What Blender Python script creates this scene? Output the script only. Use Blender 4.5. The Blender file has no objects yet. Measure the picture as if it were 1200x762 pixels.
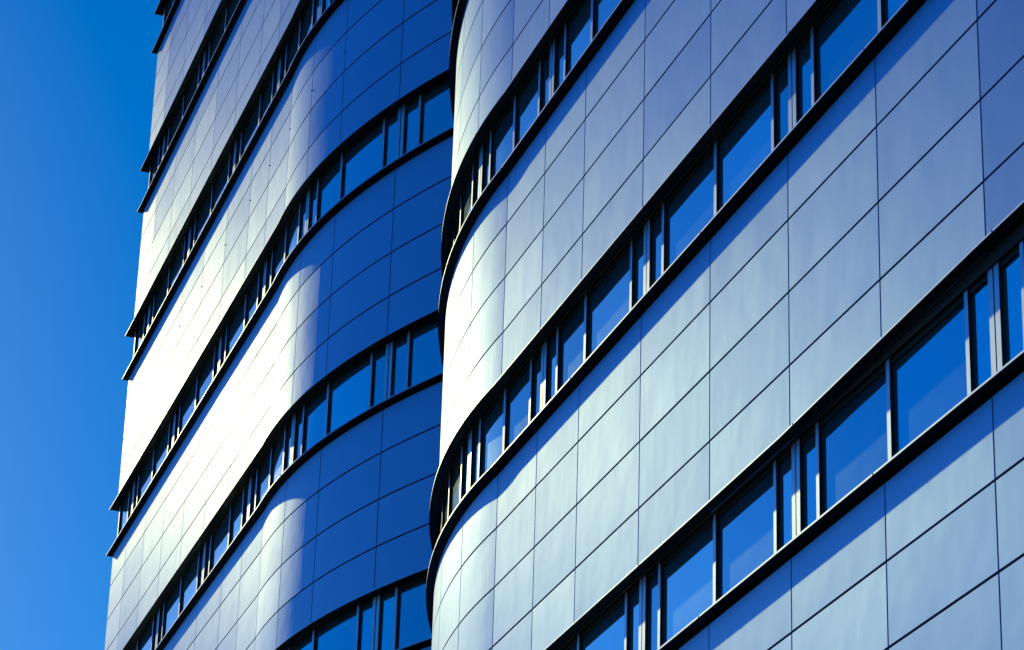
import bpy, math, random
from mathutils import Vector, Matrix

random.seed(11)
C = bpy.context.scene.collection
scene = bpy.context.scene
R = math.radians

# ------------------------------------------------------------------ dimensions
GZ = 9.8                    # height of the datum (first joint of storey 0) above the street
P = 3.9                     # storey height
H = 0.716                   # cladding panel height
W = 1.913                   # flat cladding panel width
LEDGE = 0.104               # how far the ledges stand out of the cladding
GLASS = 0.085               # how far the glass lies behind the cladding
MULL = 0.050                # front of the mullions
VALLEY = -5.225              # where the two towers meet
END = -25.3                 # far end of the far tower
NEAR = 21.4                 # near end of the near tower (out of the picture)

# ------------------------------------------------------------------ plan curve of the facade
def wall_y(x):
    if x > 15.30:
        return 0.02 * (x - 15.3) + (x - 15.3) ** 2 / 28.0
    if x > 0.98:
        return 0.0
    if x > VALLEY:
        return 0.04 * (x - 0.98) + (x - 0.98) ** 2 / 26.9
    if x > -11.42:
        return -0.05 * (x + 11.42) + (x + 11.42) ** 2 / 25.8
    return 0.0

def slope(x):
    if x > 15.30:
        return 0.02 + (x - 15.3) / 14.0
    if x > 0.98:
        return 0.0
    if x > VALLEY:
        return 0.04 + (x - 0.98) / 13.45
    if x > -11.42:
        return -0.05 + (x + 11.42) / 12.9
    return 0.0

def pt(x, out, z, tan=0.0):
    """point at plan position x, `out` metres in front of the cladding plane"""
    m = slope(x)
    n = math.hypot(1.0, m)
    return (x + out * m / n + tan / n, wall_y(x) - out / n + tan * m / n, z + GZ)

def curved(x0, x1):
    c = 0.5 * (x0 + x1)
    return (c > 15.3) or (-11.42 < c < 0.98)

# ------------------------------------------------------------------ mesh helper
class MB:
    def __init__(self):
        self.v, self.f, self.m, self.tilt, self.tone = [], [], [], [], []
    def face(self, pts, mat=0, tilt=(0, 0, 0), tone=0.5):
        i = len(self.v)
        self.v += [tuple(p) for p in pts]
        self.f.append(tuple(range(i, i + len(pts))))
        self.m.append(mat); self.tilt.append(tilt); self.tone.append(tone)
    def grid(self, rows, mat=0, tilt=(0, 0, 0), tone=0.5):
        i = len(self.v); n = len(rows[0])
        for r in rows: self.v += [tuple(p) for p in r]
        for a in range(len(rows) - 1):
            for b in range(n - 1):
                k = i + a * n + b
                self.f.append((k, k + 1, k + n + 1, k + n))
                self.m.append(mat); self.tilt.append(tilt); self.tone.append(tone)
    def build(self, name, mats, parent=None, smooth=False):
        me = bpy.data.meshes.new(name)
        me.from_pydata(self.v, [], self.f)
        for mt in mats: me.materials.append(mt)
        me.polygons.foreach_set('material_index', self.m)
        a = me.attributes.new('tilt', 'FLOAT_VECTOR', 'FACE')
        a.data.foreach_set('vector', [c for t in self.tilt for c in t])
        a = me.attributes.new('tone', 'FLOAT', 'FACE')
        a.data.foreach_set('value', self.tone)
        if smooth: me.polygons.foreach_set('use_smooth', [True] * len(self.f))
        me.update()
        o = bpy.data.objects.new(name, me); C.objects.link(o)
        if parent: o.parent = parent
        return o

def strip(mb, xs, prof, mat=0, closed=False, mats=None):
    """sweep a profile of (out, z-function or z) along the plan positions xs; faces look outward for a profile
    listed from top to bottom"""
    rows = []
    for o, z in prof:
        rows.append([pt(x, o, z(x) if callable(z) else z) for x in xs])
    for k in range(len(rows) - 1):
        mm = mats[k] if mats else mat
        n = len(xs)
        for b in range(n - 1):
            mb.face([rows[k][b], rows[k + 1][b], rows[k + 1][b + 1], rows[k][b + 1]], mm)
    # end caps
    if closed:
        for b in (0, len(xs) - 1):
            mb.face([r[b] for r in (rows if b else rows[::-1])], mats[0] if mats else mat)

def samples(x0, x1, step=0.12):
    n = max(1, int(math.ceil((x1 - x0) / step))) if curved(x0, x1) else 1
    return [x0 + (x1 - x0) * k / n for k in range(n + 1)]

def run(xs):
    """sample positions along a whole list of joints"""
    out = [xs[0]]
    for a, b in zip(xs[:-1], xs[1:]):
        out += samples(a, b)[1:]
    return out

# ------------------------------------------------------------------ materials
def mat(name):
    m = bpy.data.materials.new(name); m.use_nodes = True
    nt = m.node_tree
    return m, nt, nt.nodes['Principled BSDF']

def metal_panel():
    m, nt, b = mat('brushed_silver_cladding')
    N, L = nt.nodes.new, nt.links.new
    geo = N('ShaderNodeNewGeometry'); at = N('ShaderNodeAttribute'); at.attribute_name = 'tilt'
    tone = N('ShaderNodeAttribute'); tone.attribute_name = 'tone'
    add = N('ShaderNodeVectorMath'); add.operation = 'ADD'
    nrm = N('ShaderNodeVectorMath'); nrm.operation = 'NORMALIZE'
    L(geo.outputs['Normal'], add.inputs[0]); L(at.outputs['Vector'], add.inputs[1]); L(add.outputs[0], nrm.inputs[0])
    tc = N('ShaderNodeTexCoord')
    # every panel is its own sheet: shift the pattern from panel to panel
    off = N('ShaderNodeVectorMath'); off.operation = 'SCALE'; off.inputs['Scale'].default_value = 37.0
    L(tone.outputs['Vector'], off.inputs[0])
    pc = N('ShaderNodeVectorMath'); pc.operation = 'ADD'
    L(tc.outputs['Object'], pc.inputs[0]); L(off.outputs[0], pc.inputs[1])
    # slow waviness of sheet metal
    n1 = N('ShaderNodeTexNoise'); n1.inputs['Scale'].default_value = 1.1; n1.inputs['Detail'].default_value = 2.0
    L(pc.outputs[0], n1.inputs['Vector'])
    bp = N('ShaderNodeBump'); bp.inputs['Strength'].default_value = 1.0; bp.inputs['Distance'].default_value = 0.0075
    L(n1.outputs['Fac'], bp.inputs['Height']); L(nrm.outputs[0], bp.inputs['Normal'])
    L(bp.outputs['Normal'], b.inputs['Normal'])
    # rain streaks: stretched noise
    mp = N('ShaderNodeMapping'); mp.inputs['Scale'].default_value = (5.0, 5.0, 0.35)
    L(pc.outputs[0], mp.inputs['Vector'])
    n2 = N('ShaderNodeTexNoise'); n2.inputs['Scale'].default_value = 1.6; n2.inputs['Detail'].default_value = 5.0
    n2.inputs['Roughness'].default_value = 0.6
    L(mp.outputs[0], n2.inputs['Vector'])
    n3 = N('ShaderNodeTexNoise'); n3.inputs['Scale'].default_value = 1.7; n3.inputs['Detail'].default_value = 4.0
    L(pc.outputs[0], n3.inputs['Vector'])
    mixn = N('ShaderNodeMath'); mixn.operation = 'MULTIPLY_ADD'
    L(n2.outputs['Fac'], mixn.inputs[0]); mixn.inputs[1].default_value = 0.6
    sc = N('ShaderNodeMath'); sc.operation = 'MULTIPLY'; sc.inputs[1].default_value = 0.4
    L(n3.outputs['Fac'], sc.inputs[0]); L(sc.outputs[0], mixn.inputs[2])
    mr = N('ShaderNodeMapRange'); mr.inputs['From Min'].default_value = 0.3; mr.inputs['From Max'].default_value = 0.7
    mr.inputs['To Min'].default_value = PANEL_ROUGH - 0.012; mr.inputs['To Max'].default_value = PANEL_ROUGH + 0.016
    L(mixn.outputs[0], mr.inputs['Value'])
    L(mr.outputs[0], b.inputs['Roughness'])
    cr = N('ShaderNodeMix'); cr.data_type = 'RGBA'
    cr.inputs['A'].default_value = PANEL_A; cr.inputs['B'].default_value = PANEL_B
    mx = N('ShaderNodeMath'); mx.operation = 'MULTIPLY_ADD'; mx.inputs[1].default_value = 0.5
    L(tone.outputs['Fac'], mx.inputs[0])
    s2 = N('ShaderNodeMath'); s2.operation = 'MULTIPLY'; s2.inputs[1].default_value = 0.5
    L(mixn.outputs[0], s2.inputs[0]); L(s2.outputs[0], mx.inputs[2])
    L(mx.outputs[0], cr.inputs['Factor'])
    # sparse pale smudges and drip marks
    mp2 = N('ShaderNodeMapping'); mp2.inputs['Scale'].default_value = (2.6, 2.6, 0.8)
    L(pc.outputs[0], mp2.inputs['Vector'])
    n4 = N('ShaderNodeTexNoise'); n4.inputs['Scale'].default_value = 2.3; n4.inputs['Detail'].default_value = 3.0
    L(mp2.outputs[0], n4.inputs['Vector'])
    m4 = N('ShaderNodeMapRange'); m4.inputs['From Min'].default_value = 0.66; m4.inputs['From Max'].default_value = 0.78
    m4.inputs['To Max'].default_value = 0.45
    L(n4.outputs['Fac'], m4.inputs['Value'])
    sm = N('ShaderNodeMix'); sm.data_type = 'RGBA'; sm.inputs['B'].default_value = (0.30, 0.60, 0.88, 1)
    L(m4.outputs[0], sm.inputs['Factor']); L(cr.outputs['Result'], sm.inputs['A'])
    L(sm.outputs['Result'], b.inputs['Base Color'])
    b.inputs['Metallic'].default_value = PANEL_METAL
    b.inputs['Coat Weight'].default_value = 0.05; b.inputs['Coat Roughness'].default_value = 0.16
    L(nrm.outputs[0], b.inputs['Coat Normal'])
    return m

def plain(name, col, rough, metal=0.0, noise=0.15, scale=6.0, spec=0.5):
    m, nt, b = mat(name)
    N, L = nt.nodes.new, nt.links.new
    tc = N('ShaderNodeTexCoord'); n = N('ShaderNodeTexNoise')
    n.inputs['Scale'].default_value = scale; n.inputs['Detail'].default_value = 4.0
    L(tc.outputs['Object'], n.inputs['Vector'])
    cr = N('ShaderNodeMix'); cr.data_type = 'RGBA'
    cr.inputs['A'].default_value = (*[c * (1 - noise) for c in col], 1)
    cr.inputs['B'].default_value = (*[min(1, c * (1 + noise)) for c in col], 1)
    L(n.outputs['Fac'], cr.inputs['Factor']); L(cr.outputs['Result'], b.inputs['Base Color'])
    b.inputs['Roughness'].default_value = rough; b.inputs['Metallic'].default_value = metal
    b.inputs['Specular IOR Level'].default_value = spec
    return m

def glass():
    m, nt, b = mat('blue_solar_glass')
    N, L = nt.nodes.new, nt.links.new
    geo = N('ShaderNodeNewGeometry'); at = N('ShaderNodeAttribute'); at.attribute_name = 'tilt'
    add = N('ShaderNodeVectorMath'); add.operation = 'ADD'
    nrm = N('ShaderNodeVectorMath'); nrm.operation = 'NORMALIZE'
    L(geo.outputs['Normal'], add.inputs[0]); L(at.outputs['Vector'], add.inputs[1]); L(add.outputs[0], nrm.inputs[0])
    tc = N('ShaderNodeTexCoord')
    n1 = N('ShaderNodeTexNoise'); n1.inputs['Scale'].default_value = 1.3; n1.inputs['Detail'].default_value = 0.5
    L(tc.outputs['Object'], n1.inputs['Vector'])
    bp = N('ShaderNodeBump'); bp.inputs['Strength'].default_value = 1.0; bp.inputs['Distance'].default_value = 0.0025
    L(n1.outputs['Fac'], bp.inputs['Height']); L(nrm.outputs[0], bp.inputs['Normal'])
    L(bp.outputs['Normal'], b.inputs['Normal'])
    tone = N('ShaderNodeAttribute'); tone.attribute_name = 'tone'
    gc = N('ShaderNodeMix'); gc.data_type = 'RGBA'
    gc.inputs['A'].default_value = (*[c * 0.80 for c in GLASS_COL[:3]], 1)
    gc.inputs['B'].default_value = (*[c * 1.12 for c in GLASS_COL[:3]], 1)
    L(tone.outputs['Fac'], gc.inputs['Factor']); L(gc.outputs['Result'], b.inputs['Base Color'])
    b.inputs['Metallic'].default_value = 0.9
    b.inputs['Roughness'].default_value = 0.03
    # a thin film of dust that catches the sun
    d = N('ShaderNodeBsdfPrincipled'); d.inputs['Base Color'].default_value = (0.05, 0.50, 0.75, 1)
    d.inputs['Metallic'].default_value = 0.7; d.inputs['Roughness'].default_value = 0.34
    L(nrm.outputs[0], d.inputs['Normal'])
    n2 = N('ShaderNodeTexNoise'); n2.inputs['Scale'].default_value = 3.0; n2.inputs['Detail'].default_value = 5.0
    L(tc.outputs['Object'], n2.inputs['Vector'])
    mr = N('ShaderNodeMapRange'); mr.inputs['From Min'].default_value = 0.3; mr.inputs['From Max'].default_value = 0.7
    mr.inputs['To Min'].default_value = GLASS_DUST * 0.75; mr.inputs['To Max'].default_value = GLASS_DUST * 1.25
    L(n2.outputs['Fac'], mr.inputs['Value'])
    mx = N('ShaderNodeMixShader')
    L(mr.outputs[0], mx.inputs[0]); L(b.outputs[0], mx.inputs[1]); L(d.outputs[0], mx.inputs[2])
    L(mx.outputs[0], nt.nodes['Material Output'].inputs['Surface'])
    return m

PANEL_ROUGH, PANEL_METAL = 0.51, 1.0
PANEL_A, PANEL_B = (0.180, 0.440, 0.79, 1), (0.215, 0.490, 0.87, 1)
GLASS_COL = (0.20, 0.68, 0.96, 1)
GLASS_DUST = 0.06
M_PANEL = metal_panel()
M_TRIM = plain('silver_trim', (0.36, 0.55, 0.80), 0.42, 0.95)
M_DARK = plain('dark_parts_and_underside_shade', (0.008, 0.018, 0.018), 0.5, 0.0, spec=0.25)  # ledge and soffit undersides: dark ground reflection put into the colour; frames too
M_BACK = plain('black_joint_membrane', (0.008, 0.008, 0.009), 0.9, spec=0.1)
M_MULL = plain('anodised_mullion', (0.42, 0.60, 0.84), 0.45, 0.95)
M_GLASS = glass()
M_GASKET_SHADE = plain('gasket_and_mullion_side_shade', (0.012, 0.013, 0.015), 0.5, spec=0.3)  # mullion sides: their shade put into the colour; also the gasket between pairs
M_WALL = plain('grey_render', (0.25, 0.25, 0.26), 0.8)
M_ROOF = plain('roof_membrane', (0.12, 0.12, 0.12), 0.9)
M_ASPH = plain('asphalt', (0.045, 0.045, 0.048), 0.9, noise=0.3, scale=2.0)

# ------------------------------------------------------------------ joints in plan
JA = [VALLEY, -4.62, -3.29, -1.87, -0.45, 0.98, 2.41] + [3.826 + W * k for k in range(7)] + [16.7, 18.1, 19.6, NEAR]
JB = [END, -23.815, -21.902, -19.989, -18.076, -16.163, -14.25, -12.83, -11.42, -10.0, -8.56, -6.74, VALLEY]
# joints that carry a pair of mullions with a narrow light on each side
DA = {-3.29, -0.45, 2.41, JA[8], JA[10], JA[12]}
DB = {-23.815, -19.989, -16.163, -12.83, -10.0, -6.74}

def lip_z(tower, b):
    base = b * P - 3 * H
    def f(x):
        if tower == 'A' and b == 1 and x > 9.3:
            return base + 0.115 * min(1.3, (x - 9.3) / 4.0)
        return base
    return f

GAP = 0.009
def cladding(parent, tower, J, b):
    """one storey's band of metal panels: four rows"""
    mb = MB()
    lz = lip_z(tower, b)
    rows = [(b * P + H - 0.042, b * P), (b * P, b * P - H), (b * P - H, b * P - 2 * H), (b * P - 2 * H, None)]  # top row cut short: dark strip imitates the ledge's reflection in the panels
    for a, c in zip(J[:-1], J[1:]):
        xs0, xs1 = a + GAP, c - GAP
        if a == VALLEY: xs0 = a
        if c == VALLEY: xs1 = c
        xs = samples(xs0, xs1)
        for r, (zt, zb) in enumerate(rows):
            if zb is not None and zb + GZ < 0.05: continue
            if zb is None and b * P - 3 * H + GZ < 0.05: continue
            tl = (random.gauss(0, .008), 0, random.gauss(0, .008))
            dz = random.uniform(-0.0012, 0.0012); dx = random.uniform(-0.0012, 0.0012)
            if tower == 'A' and b == 1 and abs(a - JA[13 - 0]) < 0.01 and False: pass
            if tower == 'A' and b == 1 and 13.0 < a < 14.0: tl = (0.045, 0, 0.01)
            if tower == 'B' and a == END: tl = (-0.05, 0, 0.0)
            tone = random.random()
            zt_, zb_ = zt - GAP + dz, (zb + GAP + dz if zb is not None else None)
            e = 0.004
            zf = (lambda x, z=zb_: z) if zb_ is not None else (lambda x: lz(x) + 0.0)
            # front face, then an eased edge, then the returns
            xi = [xs0 + e] + xs[1:-1] + [xs1 - e]
            mb.grid([[pt(x, 0.0, zf(x) + e) for x in xi], [pt(x, 0.0, zt_ - e) for x in xi]], 0, tl, tone)
            top = [pt(x, -e, zt_) for x in xs]; topi = [pt(x, 0.0, zt_ - e) for x in xi]
            bot = [pt(x, -e, zf(x)) for x in xs]; boti = [pt(x, 0.0, zf(x) + e) for x in xi]
            topb = [pt(x, -0.03, zt_) for x in xs]; botb = [pt(x, -0.03, zf(x)) for x in xs]
            mb.grid([topi, top], 0, tl, tone); mb.grid([top, topb], 0, tl, tone)
            mb.grid([bot, boti], 0, tl, tone); mb.grid([botb, bot], 0, tl, tone)
            for k, s in ((0, 1), (-1, -1)):
                f1 = [boti[k], bot[k], top[k], topi[k]]; f2 = [bot[k], botb[k], topb[k], top[k]]
                if k == 0: f1, f2 = f1[::-1], f2[::-1]
                mb.face(f1[::-1], 0, tl, tone); mb.face(f2[::-1], 0, tl, tone)
    # the dark membrane behind the open joints, bared under the ledge for its dark reflection
    xs = run(J)
    zb = max(b * P - 3 * H + 0.004, -GZ + 0.02)
    strip(mb, xs, [(-0.03, b * P + H - 0.01), (-0.03, zb)], 1)
    return mb.build('cladding', [M_PANEL, M_BACK], parent)

def ends(J, over):
    xs = run(J)
    if xs[0] == END: xs = [END - over] + xs
    return xs

def ledge(parent, J, b):
    """projecting sill ledge on top of a band of panels"""
    mb = MB(); z = b * P + H
    xs = ends(J, 0.22)
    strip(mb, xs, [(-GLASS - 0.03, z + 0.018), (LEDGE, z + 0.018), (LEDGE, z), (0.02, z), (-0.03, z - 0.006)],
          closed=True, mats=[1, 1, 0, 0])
    for x in J[1:-1:2]:
        box_on_wall(mb, x, 0.004, LEDGE - 0.01, LEDGE + 0.002, z - 0.002, z + 0.0195, 0)
    return mb.build('ledge', [M_DARK, M_TRIM], parent)

def soffit(parent, tower, J, b):
    """projecting lip and the soffit that runs back to the glass"""
    mb = MB(); lz = lip_z(tower, b)
    xs = ends(J, 0.32)
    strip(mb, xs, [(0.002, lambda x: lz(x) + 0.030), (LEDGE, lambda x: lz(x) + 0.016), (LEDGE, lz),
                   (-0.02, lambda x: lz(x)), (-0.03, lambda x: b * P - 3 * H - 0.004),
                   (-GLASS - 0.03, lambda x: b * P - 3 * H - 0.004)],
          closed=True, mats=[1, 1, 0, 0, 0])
    for x in J[2:-1:2]:
        box_on_wall(mb, x + 0.3, 0.004, LEDGE - 0.01, LEDGE + 0.002, lz(x + 0.3) - 0.002, lz(x + 0.3) + 0.018, 0)
    return mb.build('soffit', [M_DARK, M_TRIM], parent)

def box_on_wall(mb, x, half, o0, o1, z0, z1, m=0, sides=None):
    c = [pt(x, o, z, t) for z in (z0, z1) for o, t in ((o0, -half), (o1, -half), (o1, half), (o0, half))]
    for k, q in enumerate(((0, 1, 5, 4), (1, 2, 6, 5), (2, 3, 7, 6), (4, 5, 6, 7), (3, 2, 1, 0))):
        mb.face([c[i] for i in q][::-1], m if (k == 1 or sides is None) else sides)

def window_band(parent, tower, J, D, b, detailed):
    """ribbon of glazing above storey b's ledge, below storey b+1's soffit"""
    zb = b * P + H + 0.018; zt = (b + 1) * P - 3 * H - 0.004
    xs = run(J)
    mb = MB()
    if not detailed:
        strip(mb, xs, [(-GLASS, zt), (-GLASS, zb)], 0)
        mb.build('window_band', [M_GLASS], parent)
        return
    # the part itself: dark head and sill frames in front of a dark void
    strip(mb, xs, [(-GLASS - 0.028, zt), (-GLASS - 0.028, zb)], 1)
    strip(mb, xs, [(-GLASS - 0.02, zt), (-GLASS + 0.022, zt), (-GLASS + 0.022, zt - 0.05), (-GLASS - 0.02, zt - 0.05)], 0)
    strip(mb, xs, [(-GLASS - 0.02, zb + 0.05), (-GLASS + 0.022, zb + 0.05), (-GLASS + 0.022, zb), (-GLASS - 0.02, zb)], 0)
    band = mb.build('window_band', [M_DARK, M_BACK], parent)
    # mullion positions
    pos = []
    q = 0.47
    for x in J[1:-1]:
        if any(abs(x - d) < 1e-6 for d in D):
            pos += [(x - q, 0.032, 0), (x, 0.036, 1), (x + q, 0.032, 0)]
        else:
            pos.append((x, 0.035, 0))
    if tower == 'B':
        pos = [(END + 0.042, 0.04, 0)] + [p for p in pos if p[0] > END + 0.3]
    pos = [p for p in pos if abs(p[0] - VALLEY) > 0.25]
    pos.sort()
    for x, hw, dbl in pos:
        m2 = MB()
        if dbl:
            box_on_wall(m2, x - 0.050, 0.040, -GLASS - 0.02, -MULL, zb, zt, 0, 1)
            box_on_wall(m2, x + 0.050, 0.040, -GLASS - 0.02, -MULL, zb, zt, 0, 1)
            box_on_wall(m2, x, 0.011, -GLASS - 0.02, -MULL - 0.012, zb, zt, 1)
        else:
            box_on_wall(m2, x, hw, -GLASS - 0.02, -MULL, zb, zt, 0, 1)
        m2.build('mullion', [M_MULL, M_GASKET_SHADE], band)
    edges = [J[0]] + [p[0] for p in pos] + [J[-1]]
    wid = [0.0] + [0.085 if p[2] else p[1] for p in pos] + [0.0]
    for k in range(len(edges) - 1):
        a, c = edges[k] + wid[k] * 0.8, edges[k + 1] - wid[k + 1] * 0.8
        if c - a < 0.12: continue
        tl = (random.gauss(0, .009), 0, random.gauss(0, .009)); tn = random.random()
        m2 = MB(); n = 12 if curved(a, c) else 1
        px = [a + (c - a) * i / n for i in range(n + 1)]
        m2.grid([[pt(x, -GLASS, zb + 0.049) for x in px], [pt(x, -GLASS, zt - 0.049) for x in px]], 0, tl, tn)
        m2.grid([[pt(x, -GLASS - 0.016, zt - 0.049) for x in px], [pt(x, -GLASS - 0.016, zb + 0.049) for x in px]], 0, tl)
        m2.build('pane', [M_GLASS], band)

def tower(name, label, J, D, key, shown):
    t = bpy.data.objects.new(name, None); C.objects.link(t)
    mid = 0.5 * (J[0] + J[-1])
    t['label'] = label; t['category'] = 'building'; t['group'] = 'curved office towers'
    for b in range(-2, 9):
        cladding(t, key, J, b)
        ledge(t, J, b)
        if b > -2: soffit(t, key, J, b)
        if b < 8: window_band(t, key, J, D, b, b in shown)
    # closed rear and ends, roof
    xs = run(J); zt = 8 * P + H
    mb = MB()
    front = [pt(x, -GLASS - 0.2, 0) for x in xs]
    back = 15.0
    lo, hi = 0.0, zt + GZ - 0.02
    a, c = (xs[0] + (0.0 if key == 'B' else 0.0)), xs[-1]
    ya, yc = front[0][1], front[-1][1]
    def quad(p, q): mb.face([(p[0], p[1], lo), (q[0], q[1], lo), (q[0], q[1], hi), (p[0], p[1], hi)])
    quad((a, back), (a, wall_y(J[0]) + 0.062)); quad((c, wall_y(J[-1]) + 0.004), (c, back)); quad((c, back), (a, back))
    mb.build('rear_wall', [M_WALL], t)
    mb = MB()
    mb.face([(p[0], p[1] - 0.2, hi) for p in front] + [(c, back, hi), (a, back, hi)])
    mb.build('roof', [M_ROOF], t)
    return t

near = tower('office_tower', 'silver panelled office tower in front with rounded corner, filling the right half',
             JA, DA, 'A', range(-1, 4))
far = tower('office_tower', 'panelled office tower behind, lit flank against the sky, curved end in blue shade',
            JB, DB, 'B', range(0, 8))

# small fixings on the far tower's joints, one storey up
for x in JB[2:-2]:
    mb = MB()
    z = 4 * P - 0.5 * H
    box_on_wall(mb, x, 0.010, 0.0, 0.012, z - 0.008, z + 0.008)
    mb.build('bracket', [M_DARK], far)

# ------------------------------------------------------------------ ground
mb = MB(); S = 3000.0
mb.face([(-S, -S, 0), (S, -S, 0), (S, S, 0), (-S, S, 0)])
g = mb.build('ground', [M_ASPH]); g['kind'] = 'structure'

# ------------------------------------------------------------------ camera (solved from the joint grid)
f, roll, pitch, al, cx, cy, cz = 3.52084, 0.0327, 0.42366, 0.30253, 31.98376, 9.56875, -8.16575
d = Vector((-math.cos(al) * math.cos(pitch), math.sin(al) * math.cos(pitch), math.sin(pitch)))
r = Vector((math.sin(al), math.cos(al), 0)); u = r.cross(d)
c_, s_ = math.cos(roll), math.sin(roll)
r2 = c_ * r + s_ * u; u2 = -s_ * r + c_ * u
cam = bpy.data.cameras.new('camera'); co = bpy.data.objects.new('camera', cam); C.objects.link(co)
M = Matrix((( r2.x, u2.x, -d.x, cx), (r2.y, u2.y, -d.y, -cy), (r2.z, u2.z, -d.z, cz + GZ), (0, 0, 0, 1)))
co.matrix_world = M
cam.sensor_width = 36.0; cam.lens = f * 1000 / 1200 * 36.0
cam.clip_start = 0.1; cam.clip_end = 8000
scene.camera = co

# ------------------------------------------------------------------ light
SUN_AZ, SUN_EL = R(7.6), R(22.7)
s = Vector((-math.cos(SUN_EL) * math.cos(SUN_AZ), -math.cos(SUN_EL) * math.sin(SUN_AZ), math.sin(SUN_EL)))
sun = bpy.data.lights.new('sun', 'SUN'); sun.energy = 2.0; sun.angle = R(0.5); sun.color = (0.78, 0.615, 0.225)
so = bpy.data.objects.new('sun', sun); C.objects.link(so)
so.rotation_euler = (-s).to_track_quat('-Z', 'Y').to_euler(); so.location = (0, -30, 60)

w = bpy.data.worlds.new('World'); scene.world = w; w.use_nodes = True
nt = w.node_tree; bg = nt.nodes['Background']
sky = nt.nodes.new('ShaderNodeTexSky'); sky.sky_type = 'NISHITA'; sky.sun_disc = False
sky.sun_elevation = SUN_EL; sky.sun_rotation = math.atan2(s.x, s.y)
sky.altitude = 300; sky.air_density = 1.0; sky.dust_density = 0.25; sky.ozone_density = 5.5
hs = nt.nodes.new('ShaderNodeHueSaturation'); hs.inputs['Saturation'].default_value = 1.5; hs.inputs['Value'].default_value = 1.32; hs.inputs['Hue'].default_value = 0.506
nt.links.new(sky.outputs[0], hs.inputs['Color']); nt.links.new(hs.outputs[0], bg.inputs['Color'])
bg.inputs['Strength'].default_value = 0.15

scene.view_settings.view_transform = 'Standard'; scene.view_settings.look = 'None'
scene.view_settings.exposure = -1.0; scene.view_settings.gamma = 1.0
scene.view_settings.use_curve_mapping = False
